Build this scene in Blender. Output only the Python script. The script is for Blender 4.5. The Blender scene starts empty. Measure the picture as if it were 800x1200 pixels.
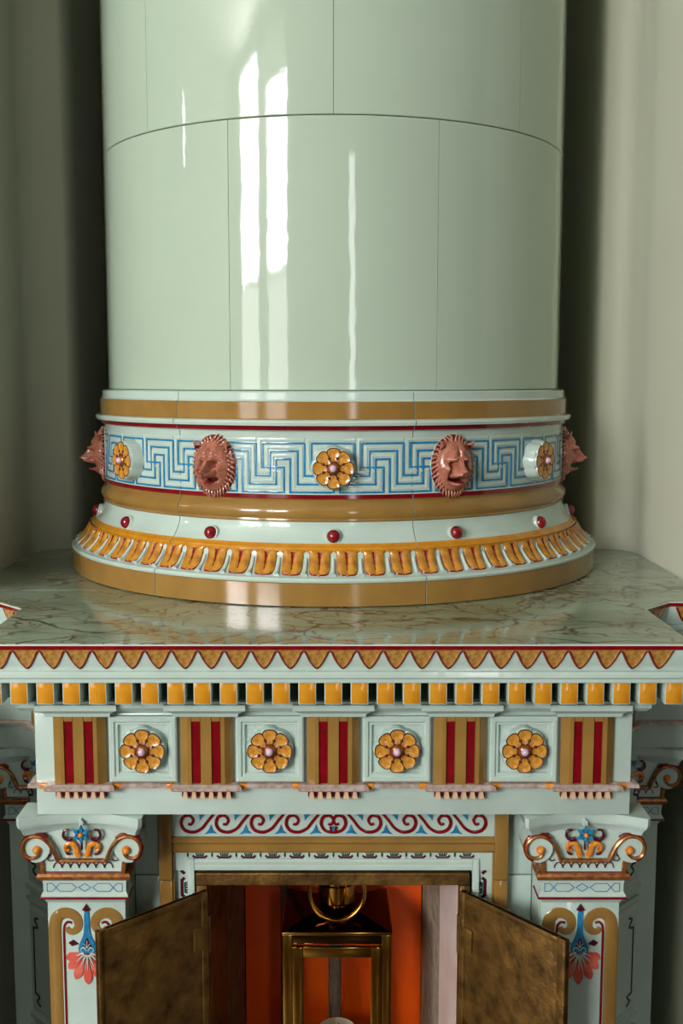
import bpy, bmesh, math, random
from mathutils import Matrix, Vector
random.seed(7)
PI = math.pi
sc = bpy.context.scene
COL = sc.collection

# ------------------------------------------------------------------ camera
EYE, DIST, PITCH = 1.45, 1.6288, 0.1192
cd = bpy.data.cameras.new('camera'); cam = bpy.data.objects.new('camera', cd); COL.objects.link(cam)
cd.sensor_width = 36.0; cd.lens = 36.0 * 1305.0 / 1200.0; cd.shift_x = 9.5 / 1200.0
cd.clip_start = 0.02
cam.location = (0, -DIST, EYE); cam.rotation_euler = (PI / 2 - PITCH, 0, 0)
sc.camera = cam
# ------------------------------------------------------------------ world, window daylight, exposure
wd = bpy.data.worlds.new('world'); sc.world = wd; wd.use_nodes = True
bg = wd.node_tree.nodes['Background']; bg.inputs[0].default_value = (0.75, 0.85, 1.0, 1); bg.inputs[1].default_value = 0.5
sc.view_settings.view_transform = 'Standard'; sc.view_settings.look = 'None'
sc.view_settings.gamma = 1.0; sc.view_settings.use_curve_mapping = False
sc.view_settings.exposure = 0.08
def area(name, loc, rot, sx, sy, watt, colr=(1, 0.99, 0.985)):
    l = bpy.data.lights.new(name, 'AREA'); l.shape = 'RECTANGLE'; l.size = sx; l.size_y = sy
    l.energy = watt; l.color = colr
    o = bpy.data.objects.new(name, l); COL.objects.link(o); o.location = loc; o.rotation_euler = rot
    return o
# daylight in the openings of the room's windows (see wall_front / wall_left)
# (bright sky in the upper half of each casement, the dimmer garden in the lower half)
area('daylight_sky', (-3.22, -4.07, 2.53), (PI / 2, 0, 0), 0.98, 1.15, 148)
area('daylight_sky', (-1.90, -4.07, 2.43), (PI / 2, 0, 0), 0.80, 0.95, 104)
area('daylight_garden', (-3.22, -4.07, 1.41), (PI / 2, 0, 0), 0.98, 1.08, 20, (1, 0.97, 0.92))
area('daylight_garden', (-1.90, -4.07, 1.41), (PI / 2, 0, 0), 0.80, 1.08, 15, (1, 0.97, 0.92))
area('daylight_slit', (0.60, -4.07, 1.5), (PI / 2, 0, 0), 0.20, 1.9, 9)
area('daylight_transom', (-4.27, -1.22, 2.64), (PI / 2, 0, -PI / 2), 0.42, 0.34, 9)

# ------------------------------------------------------------------ materials
def lin(c):
    r = []
    for v in c:
        v /= 255.0
        r.append(v / 12.92 if v <= 0.04045 else ((v + 0.055) / 1.055) ** 2.4)
    return tuple(r) + (1.0,)
MATS = {}
def mat(name, rgb, rough=0.12, metal=0.0, var=0.08, vscale=30.0, rgb2=None, bump=0.0, bscale=60.0, coat=0.0, stretch=None, spec=0.5, lo=0.35, hi=0.7):
    m = bpy.data.materials.new(name); m.use_nodes = True; MATS[name] = m
    nt = m.node_tree; b = nt.nodes['Principled BSDF']
    b.inputs['Roughness'].default_value = rough; b.inputs['Metallic'].default_value = metal
    b.inputs['Coat Weight'].default_value = coat; b.inputs['Coat Roughness'].default_value = 0.03
    b.inputs['Specular IOR Level'].default_value = spec
    tc = nt.nodes.new('ShaderNodeTexCoord'); src = tc.outputs['Object']
    if stretch:
        mp = nt.nodes.new('ShaderNodeMapping'); mp.inputs['Scale'].default_value = stretch
        nt.links.new(src, mp.inputs[0]); src = mp.outputs[0]
    n = nt.nodes.new('ShaderNodeTexNoise'); n.inputs['Scale'].default_value = vscale; n.inputs['Detail'].default_value = 5
    nt.links.new(src, n.inputs['Vector'])
    r = nt.nodes.new('ShaderNodeValToRGB'); r.color_ramp.elements[0].position = lo; r.color_ramp.elements[1].position = hi
    c = lin(rgb); c2 = lin(rgb2) if rgb2 else tuple(min(1, v * (1 - var)) for v in c[:3]) + (1,)
    r.color_ramp.elements[0].color = c2; r.color_ramp.elements[1].color = c
    nt.links.new(n.outputs[0], r.inputs[0]); nt.links.new(r.outputs[0], b.inputs['Base Color'])
    if bump:
        n2 = nt.nodes.new('ShaderNodeTexNoise'); n2.inputs['Scale'].default_value = bscale; n2.inputs['Detail'].default_value = 3
        nt.links.new(src, n2.inputs['Vector'])
        bp = nt.nodes.new('ShaderNodeBump'); bp.inputs['Strength'].default_value = bump; bp.inputs['Distance'].default_value = 0.002
        nt.links.new(n2.outputs[0], bp.inputs['Height']); nt.links.new(bp.outputs[0], b.inputs['Normal'])
    return m
mat('sage_glaze', (162, 178, 160), 0.05, var=0.06, vscale=4, bump=0.13, bscale=27, stretch=(1, 1, 0.7))
mat('pale_glaze', (173, 191, 181), 0.09, var=0.10, vscale=18, bump=0.15, bscale=60)
mat('grout', (48, 44, 34), 0.9)
mat('ochre', (142, 108, 54), 0.10, var=0.18, vscale=25)
mat('red', (122, 10, 22), 0.10, var=0.35, vscale=60)
mat('blue', (40, 128, 166), 0.12, rgb2=(26, 98, 144), vscale=120)
mat('yellow', (194, 134, 34), 0.14, rgb2=(176, 114, 22), vscale=60)
mat('petal_yellow', (202, 146, 58), 0.15, rgb2=(154, 98, 28), vscale=160)
mat('leaf_gold', (174, 130, 66), 0.18, rgb2=(128, 92, 42), vscale=220)
mat('leaf_yellow', (190, 134, 44), 0.12, rgb2=(144, 90, 24), vscale=90)
mat('mane_pink', (190, 130, 110), 0.14, rgb2=(156, 92, 74), vscale=160)
mat('mouth_red', (150, 48, 44), 0.12, var=0.3)
mat('gutta_pink', (206, 172, 142), 0.15, var=0.2)
mat('shade_wall_dark', (66, 60, 46), 0.5)  # dark finish of the added stub walls, keeps bounce off the wings
mat('dark_green', (34, 66, 48), 0.15, var=0.3)
mat('lion', (172, 108, 88), 0.13, rgb2=(136, 80, 62), vscale=110, bump=0.15, bscale=200)
mat('lion_dark', (88, 20, 16), 0.2)
mat('pearl', (196, 168, 186), 0.12)
mat('gold_lustre', (176, 116, 48), 0.22, metal=0.45, rgb2=(120, 66, 40), vscale=150)
mat('silver_lustre', (202, 190, 188), 0.2, metal=0.3, rgb2=(168, 138, 120), vscale=160)
mat('orange_glaze', (212, 140, 48), 0.12, rgb2=(180, 96, 24), vscale=120)
mat('shell_red', (186, 50, 40), 0.15, rgb2=(206, 104, 86), vscale=50)
mat('black_line', (26, 26, 26), 0.25)
mat('ink_red', (70, 14, 30), 0.2)
mat('bronze', (138, 102, 50), 0.42, metal=0.65, rgb2=(74, 52, 22), vscale=48, bump=0.6, bscale=160, lo=0.3, hi=0.72)
mat('brass', (206, 160, 78), 0.16, metal=1.0, rgb2=(160, 112, 40), vscale=12)
mat('dark_brass', (110, 80, 40), 0.12, metal=1.0, rgb2=(70, 48, 24), vscale=8)
mat('fire_orange', (252, 98, 10), 0.4, rgb2=(240, 76, 4), vscale=9)
mat('mortar_strip', (150, 136, 116), 0.85, rgb2=(118, 100, 80), vscale=70, bump=0.6, bscale=200)
mat('cheek_white', (206, 186, 180), 0.55, rgb2=(186, 160, 150), vscale=14)
mat('cheek_shade', (132, 100, 66), 0.6, metal=0.2, rgb2=(96, 68, 42), vscale=40)  # rear of the left cheek, its shade mixed into the brown
mat('soot', (38, 26, 18), 0.8)
mat('plaster', (194, 196, 176), 0.65, var=0.05, vscale=5, bump=0.12, bscale=260)
mat('room_wall', (112, 110, 96), 0.8)
mat('ceiling_white', (238, 236, 226), 0.8)
mat('floor_wood', (74, 54, 36), 0.4, rgb2=(50, 36, 24), vscale=6, stretch=(1, 8, 1))
mat('frame_white', (220, 218, 208), 0.4)
mat('wax', (232, 220, 190), 0.5)
def glass():
    m = bpy.data.materials.new('lantern_glass'); m.use_nodes = True; MATS['lantern_glass'] = m
    nt = m.node_tree; b = nt.nodes['Principled BSDF']
    b.inputs['Base Color'].default_value = (1, 1, 1, 1); b.inputs['Roughness'].default_value = 0.02
    b.inputs['Transmission Weight'].default_value = 1.0; b.inputs['IOR'].default_value = 1.05
glass()
def marble():
    m = bpy.data.materials.new('marble'); m.use_nodes = True; MATS['marble'] = m
    nt = m.node_tree; N = nt.nodes; L = nt.links; b = N['Principled BSDF']; b.inputs['Roughness'].default_value = 0.10
    tc = N.new('ShaderNodeTexCoord')
    mp = N.new('ShaderNodeMapping'); mp.inputs['Scale'].default_value = (0.75, 1.25, 1); mp.inputs['Rotation'].default_value = (0, 0, 0.22)
    L.new(tc.outputs['Object'], mp.inputs[0])
    nz = N.new('ShaderNodeTexNoise'); nz.inputs['Scale'].default_value = 9; nz.inputs['Detail'].default_value = 6
    L.new(mp.outputs[0], nz.inputs['Vector'])
    mx = N.new('ShaderNodeVectorMath'); mx.operation = 'MULTIPLY_ADD'
    L.new(nz.outputs['Color'], mx.inputs[0]); mx.inputs[1].default_value = (0.10, 0.10, 0.10); L.new(mp.outputs[0], mx.inputs[2])
    col = None
    base = N.new('ShaderNodeValToRGB'); base.color_ramp.elements[0].position = 0.38; base.color_ramp.elements[1].position = 0.62
    base.color_ramp.elements[0].color = lin((122, 132, 108)); base.color_ramp.elements[1].color = lin((146, 160, 140))
    L.new(nz.outputs[0], base.inputs[0]); col = base.outputs[0]
    for scale, wid, vc, thr in ((13, 0.030, (84, 56, 30), 0.42), (26, 0.05, (100, 74, 40), 0.47), (7, 0.018, (44, 34, 24), 0.40), (18, 0.022, (56, 44, 30), 0.43)):
        v = N.new('ShaderNodeTexVoronoi'); v.feature = 'DISTANCE_TO_EDGE'; v.inputs['Scale'].default_value = scale
        L.new(mx.outputs[0], v.inputs['Vector'])
        r = N.new('ShaderNodeValToRGB'); r.color_ramp.elements[0].position = 0.0; r.color_ramp.elements[1].position = wid
        r.color_ramp.elements[0].color = (1, 1, 1, 1); r.color_ramp.elements[1].color = (0, 0, 0, 1)
        L.new(v.outputs['Distance'], r.inputs[0])
        k = N.new('ShaderNodeTexNoise'); k.inputs['Scale'].default_value = scale * 0.8; L.new(mp.outputs[0], k.inputs['Vector'])
        kr = N.new('ShaderNodeValToRGB'); kr.color_ramp.elements[0].position = thr; kr.color_ramp.elements[1].position = thr + 0.14
        L.new(k.outputs[0], kr.inputs[0])
        mu = N.new('ShaderNodeMath'); mu.operation = 'MULTIPLY'; L.new(r.outputs[0], mu.inputs[0]); L.new(kr.outputs[0], mu.inputs[1])
        mixn = N.new('ShaderNodeMix'); mixn.data_type = 'RGBA'
        L.new(mu.outputs[0], mixn.inputs['Factor']); L.new(col, mixn.inputs['A']); mixn.inputs['B'].default_value = lin(vc)
        col = mixn.outputs['Result']
    L.new(col, b.inputs['Base Color'])
marble()

# ------------------------------------------------------------------ mesh helpers
class G:
    """collects vertices, faces and material names for one mesh"""
    def __init__(s): s.v = []; s.f = []; s.m = []
    def add(s, vs, fs, m):
        b = len(s.v); s.v += [tuple(x) for x in vs]
        for k, f in enumerate(fs):
            s.f.append(tuple(b + i for i in f)); s.m.append(m if isinstance(m, str) else m[k])
    def mesh(s, name, smooth=False, merge=True, bevel=0.0, fn=None, recalc=True):
        names = []
        for n in s.m:
            if n not in names: names.append(n)
        me = bpy.data.meshes.new(name)
        vs = [fn(*p) for p in s.v] if fn else s.v
        me.from_pydata(vs, [], s.f)
        for n in names: me.materials.append(MATS[n])
        me.polygons.foreach_set('material_index', [names.index(n) for n in s.m])
        bm = bmesh.new(); bm.from_mesh(me)
        if merge: bmesh.ops.remove_doubles(bm, verts=bm.verts, dist=1e-6)
        if recalc: bmesh.ops.recalc_face_normals(bm, faces=bm.faces)
        if bevel:
            es = [e for e in bm.edges if len(e.link_faces) == 2 and e.calc_face_angle(0) > 0.5]
            bmesh.ops.bevel(bm, geom=es, offset=bevel, segments=2, profile=0.5, affect='EDGES', clamp_overlap=True)
        bm.to_mesh(me); bm.free()
        if smooth:
            me.polygons.foreach_set('use_smooth', [True] * len(me.polygons))
            me.set_sharp_from_angle(angle=smooth if isinstance(smooth, float) else 0.7)
        me.update()
        return me
    # shapes
    def box(s, x0, x1, y0, y1, z0, z1, m):
        vs = [(x, y, z) for z in (z0, z1) for y in (y0, y1) for x in (x0, x1)]
        s.add(vs, [(0, 2, 3, 1), (4, 5, 7, 6), (0, 1, 5, 4), (2, 6, 7, 3), (0, 4, 6, 2), (1, 3, 7, 5)], m); return s
    def prism(s, poly, z0, z1, m):
        n = len(poly)
        vs = [(p[0], p[1], z0) for p in poly] + [(p[0], p[1], z1) for p in poly]
        fs = [tuple(range(n - 1, -1, -1)), tuple(range(n, 2 * n))] + [(i, (i + 1) % n, n + (i + 1) % n, n + i) for i in range(n)]
        s.add(vs, fs, m); return s
    def plate(s, poly, w0, w1, m, inset=0.0):
        """outline in the front plane (u right, v up), thickness w0..w1 outward"""
        n = len(poly)
        if inset:
            cu = sum(p[0] for p in poly) / n; cv = sum(p[1] for p in poly) / n
            top = [(cu + (p[0] - cu) * (1 - inset), cv + (p[1] - cv) * (1 - inset)) for p in poly]
        else: top = poly
        vs = [(p[0], p[1], w0) for p in poly] + [(p[0], p[1], w1) for p in top]
        fs = [tuple(range(n - 1, -1, -1)), tuple(range(n, 2 * n))] + [(i, (i + 1) % n, n + (i + 1) % n, n + i) for i in range(n)]
        s.add(vs, fs, m); return s
    def ribbon(s, pts, hw, h, m, w=0.0, closed=False, prof=((-1, -0.3), (-0.8, 0.75), (0, 1), (0.8, 0.75), (1, -0.3))):
        n = len(pts); vs = []
        hws = hw if isinstance(hw, (list, tuple)) else [hw] * n
        for i, p in enumerate(pts):
            a = pts[(i - 1) % n] if (closed or i > 0) else p
            c = pts[(i + 1) % n] if (closed or i < n - 1) else p
            t1 = Vector((p[0] - a[0], p[1] - a[1])); t2 = Vector((c[0] - p[0], c[1] - p[1]))
            if t1.length < 1e-9: t1 = t2
            if t2.length < 1e-9: t2 = t1
            t1.normalize(); t2.normalize(); t = t1 + t2
            if t.length < 1e-6: t = t2.copy()
            t.normalize(); nx, ny = -t.y, t.x
            k = 1.0 / max(0.5, t.dot(t2))
            for (o, q) in prof:
                vs.append((p[0] + nx * o * hws[i] * k, p[1] + ny * o * hws[i] * k, w + q * h))
        q = len(prof); fs = []
        for i in range(n if closed else n - 1):
            j = (i + 1) % n
            for e in range(q - 1): fs.append((i * q + e, i * q + e + 1, j * q + e + 1, j * q + e))
        if not closed: fs += [tuple(range(q)), tuple(range(n * q - 1, (n - 1) * q - 1, -1))]
        s.add(vs, fs, m); return s
    def tube(s, pts, r, m, n=10, closed=False):
        vs = []; fs = []; k = len(pts); P = [Vector(p) for p in pts]
        rs = r if isinstance(r, (list, tuple)) else [r] * k
        up = Vector((0.13, 0.31, 0.94)).normalized()
        for i in range(k):
            a = P[(i - 1) % k] if (closed or i > 0) else P[i]; c = P[(i + 1) % k] if (closed or i < k - 1) else P[i]
            t = (c - a).normalized(); x = t.cross(up)
            if x.length < 1e-3: x = t.cross(Vector((1, 0, 0)))
            x.normalize(); y = x.cross(t).normalized()
            for j in range(n):
                an = 2 * PI * j / n
                vs.append(P[i] + (x * math.cos(an) + y * math.sin(an)) * rs[i])
        for i in range(k if closed else k - 1):
            i2 = (i + 1) % k
            for j in range(n): fs.append((i * n + j, i * n + (j + 1) % n, i2 * n + (j + 1) % n, i2 * n + j))
        if not closed: fs += [tuple(range(n)), tuple(range(k * n - 1, (k - 1) * n - 1, -1))]
        s.add(vs, fs, m); return s
    def lathe(s, prof, mats, th0=0.0, th1=2 * PI, n=64, back=None):
        """prof: (radius, z) from top to bottom; angle 0 faces the room (-y). back: inner radius closes an arc piece"""
        full = abs(th1 - th0 - 2 * PI) < 1e-6
        P = list(prof); M = list(mats) if not isinstance(mats, str) else [mats] * (len(prof) - 1)
        if back is not None:
            P = P + [(back, P[-1][1]), (back, P[0][1])]; M = M + [M[-1], M[-1], M[0]]
        k = len(P); rows = n if full else n + 1; vs = []
        for i in range(rows):
            t = th0 + (th1 - th0) * i / n
            for r, z in P: vs.append((r * math.sin(t), -r * math.cos(t), z))
        fs = []; ms = []
        segs = k if back is not None else k - 1
        for i in range(n):
            a = i * k; b = ((i + 1) % rows) * k
            for e in range(segs):
                fs.append((a + e, a + (e + 1) % k, b + (e + 1) % k, b + e)); ms.append(M[e])
        if back is not None and not full:
            fs += [tuple(range(k)), tuple(range(n * k + k - 1, n * k - 1, -1))]; ms += [M[0], M[0]]
        s.add(vs, fs, ms); return s
    def sweep(s, path, prof, mats):
        """prof: (out, z) carried along a plan path with mitred corners; outward is to the right of travel"""
        n = len(path); k = len(prof); vs = []
        for i, p in enumerate(path):
            d1 = Vector(path[i]) - Vector(path[i - 1]) if i > 0 else Vector(path[1]) - Vector(path[0])
            d2 = Vector(path[i + 1]) - Vector(path[i]) if i < n - 1 else d1
            d1.normalize(); d2.normalize()
            n1 = Vector((d1.y, -d1.x)); n2 = Vector((d2.y, -d2.x)); b = (n1 + n2)
            b = b / (1 + n1.dot(n2))
            for o, z in prof: vs.append((p[0] + b.x * o, p[1] + b.y * o, z))
        fs = []; ms = []
        for i in range(n - 1):
            for e in range(k - 1):
                fs.append((i * k + e, i * k + e + 1, (i + 1) * k + e + 1, (i + 1) * k + e)); ms.append(mats if isinstance(mats, str) else mats[e])
        s.add(vs, fs, ms); return s
FRONT = lambda y0: (lambda u, v, w: (u, y0 - w, v))
def BENT(R): return lambda u, v, w: ((R + w) * math.sin(u / R), -(R + w) * math.cos(u / R), v)
def smooth_path(pts, k=6):
    out = []; n = len(pts)
    for i in range(n - 1):
        p0 = pts[max(0, i - 1)]; p1 = pts[i]; p2 = pts[i + 1]; p3 = pts[min(n - 1, i + 2)]
        for j in range(k):
            t = j / k
            out.append(tuple(0.5 * (2 * b + (c - a) * t + (2 * a - 5 * b + 4 * c - d) * t * t + (3 * b - a - 3 * c + d) * t ** 3)
                             for a, b, c, d in zip(p0, p1, p2, p3)))
    out.append(pts[-1]); return out
def taper(n, a, b, p=1.0): return [a + (b - a) * (i / (n - 1)) ** p for i in range(n)]
def arc(cx, cz, r, a0, a1, n=14): return [(cx + r * math.cos(a0 + (a1 - a0) * i / n), cz + r * math.sin(a0 + (a1 - a0) * i / n)) for i in range(n + 1)]
WM = {}
def add(name, me, parent=None, M=None, kind=None, label=None):
    o = bpy.data.objects.new(name, me); COL.objects.link(o)
    M = M or Matrix.Identity(4)
    if parent:
        o.parent = parent; o.matrix_parent_inverse = WM[parent.name].inverted()
    o.matrix_basis = M; WM[o.name] = M
    if kind: o['kind'] = kind
    if label: o['label'] = label
    return o
def thing(name, loc, label, cat, group=None):
    o = bpy.data.objects.new(name, None); COL.objects.link(o); o.location = loc; o.empty_display_size = 0.05
    WM[o.name] = Matrix.Translation(loc); o['label'] = label; o['category'] = cat; o['kind'] = 'thing'
    if group: o['group'] = group
    return o
def T(x=0, y=0, z=0): return Matrix.Translation((x, y, z))
def RZ(a): return Matrix.Rotation(a, 4, 'Z')
MIRX = Matrix.Scale(-1, 4, (1, 0, 0))
def box(name, parent, x0, x1, y0, y1, z0, z1, m, bevel=0.0, M=None, **k):
    return add(name, G().box(x0, x1, y0, y1, z0, z1, m).mesh(name, bevel=bevel, smooth=bool(bevel)), parent, M, **k)

# ------------------------------------------------------------------ the room
def holed_wall(name, axis, pos, thick, a0, a1, z0, z1, holes, m):
    """wall in the plane axis = pos, a along the other axis, with rectangular openings; one closed mesh"""
    A = sorted({a0, a1, *[h[0] for h in holes], *[h[1] for h in holes]}); Z = sorted({z0, z1, *[h[2] for h in holes], *[h[3] for h in holes]})
    solid = {}
    for i in range(len(A) - 1):
        for j in range(len(Z) - 1):
            ca = (A[i] + A[i + 1]) / 2; cz = (Z[j] + Z[j + 1]) / 2
            solid[i, j] = not any(h[0] < ca < h[1] and h[2] < cz < h[3] for h in holes)
    g = G()
    def P(a, z, d): return (pos + d, a, z) if axis == 'x' else (a, pos + d, z)
    for (i, j), s_ in solid.items():
        if not s_: continue
        for d in (0, thick): g.add([P(A[i], Z[j], d), P(A[i + 1], Z[j], d), P(A[i + 1], Z[j + 1], d), P(A[i], Z[j + 1], d)], [(0, 1, 2, 3)], m)
        for di, dj, q in ((-1, 0, ((A[i], Z[j]), (A[i], Z[j + 1]))), (1, 0, ((A[i + 1], Z[j]), (A[i + 1], Z[j + 1]))),
                          (0, -1, ((A[i], Z[j]), (A[i + 1], Z[j]))), (0, 1, ((A[i], Z[j + 1]), (A[i + 1], Z[j + 1])))):
            if not solid.get((i + di, j + dj), False):
                g.add([P(*q[0], 0), P(*q[1], 0), P(*q[1], thick), P(*q[0], thick)], [(0, 1, 2, 3)], m)
    return add(name, g.mesh(name), None, None, 'structure')
XL, XR, YB, YF, ZC = -4.2, 2.8, -4.0, -0.34, 3.25
NW, NB = 0.458, 0.075          # half width of the niche, y of its shoulder behind the drum
add('floor', G().box(XL - 0.1, XR + 0.1, YB - 0.1, 0.55, -0.1, 0, 'floor_wood').mesh('floor'), None, None, 'structure')
add('ceiling', G().box(XL - 0.1, XR + 0.1, YB - 0.1, 0.55, ZC, ZC + 0.1, 'ceiling_white').mesh('ceiling'), None, None, 'structure')
WA = (-3.72, -1.48, 0.85, 3.13); WB = (0.49, 0.71, 0.5, 2.46); WC = (-1.45, -0.99, 2.45, 2.83)
holed_wall('wall_front', 'y', YB - 0.12, 0.12, XL, XR, 0, ZC, [WA, WB], 'room_wall')
holed_wall('wall_left', 'x', XL - 0.12, 0.12, YB, YF, 0, ZC, [WC], 'room_wall')
add('wall_right', G().box(XR, XR + 0.12, YB, YF, 0, ZC, 'room_wall').mesh('wall_right'), None, None, 'structure')
def arcp(cx, cy, r, a0, a1, n=6): return [(cx + r * math.cos(a0 + (a1 - a0) * i / n), cy + r * math.sin(a0 + (a1 - a0) * i / n)) for i in range(n + 1)]
rc = 0.05
half = [(NW, YF)] + arcp(NW - rc, NB - rc, rc, 0, PI / 2) + [(0.392 + 0.014 * (1 - math.sin(a)), NB + 0.04 * (1 - math.cos(a))) for a in (PI * i / 12 for i in range(7))] + [(0.392, 0.43)]
poly = [(XL, YF)] + [(-x, y) for x, y in half] + [(x, y) for x, y in half[::-1]] + [(XR, YF), (XR, 0.55), (XL, 0.55)]
add('wall_back', G().prism(poly, 0, ZC, 'plaster').mesh('wall_back', smooth=0.6), None, None, 'structure')
for n, s in enumerate((-1, 1)):      # low unseen stub walls, added to shade the lower wings, as high as the stove body
    pl_ = [(s * NW, YF - 0.0005), (s * NW, -0.66), (s * 0.53, -0.66), (s * 0.53, YF - 0.0005)]
    add('shade_wall_%d' % (n + 1), G().prism(pl_, 0, 1.10, 'shade_wall_dark').mesh('shade_wall', bevel=0.004), None, None, 'structure')
for n, (h, axis) in enumerate(((WA, 'y'), (WB, 'y'), (WC, 'x'))):
    g = G(); fw = 0.05 if n == 0 else 0.02; z1 = h[3]
    pos = (YB - 0.07, YB - 0.02) if axis == 'y' else (XL - 0.07, XL - 0.02)
    bars = [(h[0], h[0] + fw, h[2], z1), (h[1] - fw, h[1], h[2], z1), (h[0], h[1], h[2], h[2] + fw), (h[0], h[1], z1 - fw, z1)]
    if n == 0: bars += [(-2.70, -2.30, h[2], z1), (-2.30, h[1] - fw, 2.86, z1 - fw), (h[0], h[1], 1.925, 1.975)]
    if n == 1: bars = [(h[0], h[0] + 0.02, h[2], z1), (h[1] - 0.02, h[1], h[2], z1), (h[0], h[1], h[2], h[2] + fw)]
    w = bpy.data.objects.new('window_%d' % (n + 1), None); COL.objects.link(w); w['kind'] = 'structure'; WM[w.name] = Matrix.Identity(4)
    for b in bars:
        g = G()
        if axis == 'y': g.box(b[0], b[1], pos[0], pos[1], b[2], b[3], 'frame_white')
        else: g.box(pos[0], pos[1], b[0], b[1], b[2], b[3], 'frame_white')
        add('window_bar', g.mesh('window_bar'), w)

# ------------------------------------------------------------------ levels of the stove
ZM = 1.1892                    # top of the marble slab
FR = -0.505                    # front plane of the frieze
PATH = [(-0.4555, -0.2925), (-0.3775, -0.2925), (-0.311, -0.359), (-0.311, FR), (0.311, FR), (0.311, -0.359), (0.3775, -0.2925), (0.4555, -0.2925)]
def offset(path, o):
    g = G(); g.sweep(path, [(o, 0)], []) ; return [(v[0], v[1]) for v in g.v]

# ------------------------------------------------------------------ drum
drum = thing('stove_drum', (0, 0, 1.436), 'tall round stove drum of plain sage green glazed tiles', 'stove drum')
add('core', G().lathe([(0.0001, 2.70), (0.3165, 2.70), (0.3165, 1.4362), (0.0001, 1.4362)], 'grout', n=96).mesh('core', smooth=True), drum)
tiers = [(1.4362, 1.7476, 22.5), (1.7484, 2.06, 0), (2.0608, 2.372, 22.5), (2.3728, 2.69, 0)]
gap = 0.0009
for z0, z1, ph in tiers:
    c = 0.0012
    pr = [(0.3185, z1), (0.32 - c * 0.3, z1 - c * 0.3), (0.32, z1 - c), (0.32, z1 - 1.2 * c), (0.32, z1 - 2 * c), (0.32, z0 + 2 * c), (0.32, z0 + 1.2 * c), (0.32, z0 + c), (0.32 - c * 0.3, z0 + c * 0.3), (0.3185, z0)]
    me = G().lathe(pr, 'sage_glaze', gap, PI / 4 - gap, 24, back=0.3166).mesh('tile', smooth=0.9)
    for k in range(8): add('ceramic_tile', me, drum, RZ(math.radians(ph + 45 * k)))

# ------------------------------------------------------------------ collar with lions
collar = thing('stove_collar', (0, 0, ZM), 'round stove collar with lion heads, rosettes and blue meander frieze', 'stove collar')
prof = [(0.3195, 1.4358), (0.326, 1.4356), (0.329, 1.434), (0.3292, 1.4255), (0.3315, 1.4235), (0.3325, 1.4228), (0.3325, 1.4035), (0.3345, 1.4025), (0.3385, 1.4012), (0.3395, 1.399), (0.3385, 1.3955),
        (0.333, 1.3948), (0.3325, 1.3900), (0.3285, 1.3885), (0.3275, 1.386), (0.3275, 1.3165), (0.3292, 1.3145), (0.3292, 1.3095), (0.327, 1.3085),
        (0.3268, 1.3060), (0.3292, 1.3030), (0.3332, 1.2985), (0.3345, 1.2935), (0.3335, 1.2890), (0.3315, 1.2860), (0.3318, 1.2840), (0.3300, 1.2822),
        (0.3302, 1.2790), (0.3325, 1.2720), (0.3365, 1.2650), (0.3420, 1.2585), (0.3455, 1.2555), (0.3475, 1.2545), (0.3488, 1.2525), (0.3484, 1.2500),
        (0.3500, 1.2440), (0.3560, 1.2345), (0.3650, 1.2262), (0.3700, 1.2240), (0.3750, 1.2230), (0.3768, 1.2205), (0.3762, 1.2180), (0.3755, 1.2168), (0.3755, 1.1905)]
bands = ['pale_glaze'] * 4 + ['ochre'] * 3 + ['pale_glaze'] * 4 + ['red'] + ['pale_glaze'] * 4 + ['red'] + ['ochre'] * 9 + ['pale_glaze'] * 4 + ['yellow'] * 4 + ['pale_glaze'] * 7 + ['ochre'] * 4
bands = bands[:len(prof) - 1]
step = 2 * PI / 14
jo = math.radians(16.6)
me = G().lathe(prof, bands, 0.0016, 2 * step - 0.0016, 40, back=0.316).mesh('collar_tile', smooth=0.5)
for k in range(7): add('collar_tile', me, collar, RZ(jo + 2 * step * k))
add('collar_core', G().lathe([(0.0001, 1.4356), (0.3155, 1.4356), (0.3155, 1.1905), (0.0001, 1.1905)], 'grout', n=64).mesh('collar_core', smooth=True), collar)
mj = G().lathe([(p[0] - 0.0022, p[1]) for p in prof], 'mortar_strip', -0.004, 0.004, 2, back=0.3156).mesh('joint_mortar')
for k in range(7): add('joint_mortar', mj, collar, RZ(jo + 2 * step * k))
# meander: a braid of three strands, one key repeats every 360/35 degrees
RM = 0.3276
L1, L2, L3, LM, L4, L5, L6 = 1.3747, 1.3655, 1.3560, 1.3463, 1.3365, 1.3265, 1.3170
per = 2 * PI / 35
s_ = per / 395.0 * RM
strand = [(0, L1), (0, L4), (120, L4), (120, L2), (340, L2), (340, L5), (560, L5), (560, L3), (675, L3), (675, L6), (1020, L6), (1020, LM), (845, LM), (845, L1), (1185, L1)]
def seg(a, b):
    pts = []
    n = max(1, int(abs(a[0] - b[0]) // 60))
    for i in range(n + 1): pts.append(((a[0] + (b[0] - a[0]) * i / n) * s_, a[1] + (b[1] - a[1]) * i / n))
    return pts
fullp = []
for a, b in zip(strand, strand[1:]):
    p = seg(a, b); fullp += p if not fullp else p[1:]
meB = G().ribbon(fullp, 0.00135, 0.0011, 'blue').mesh('meander', fn=BENT(RM), smooth=0.6)
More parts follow.
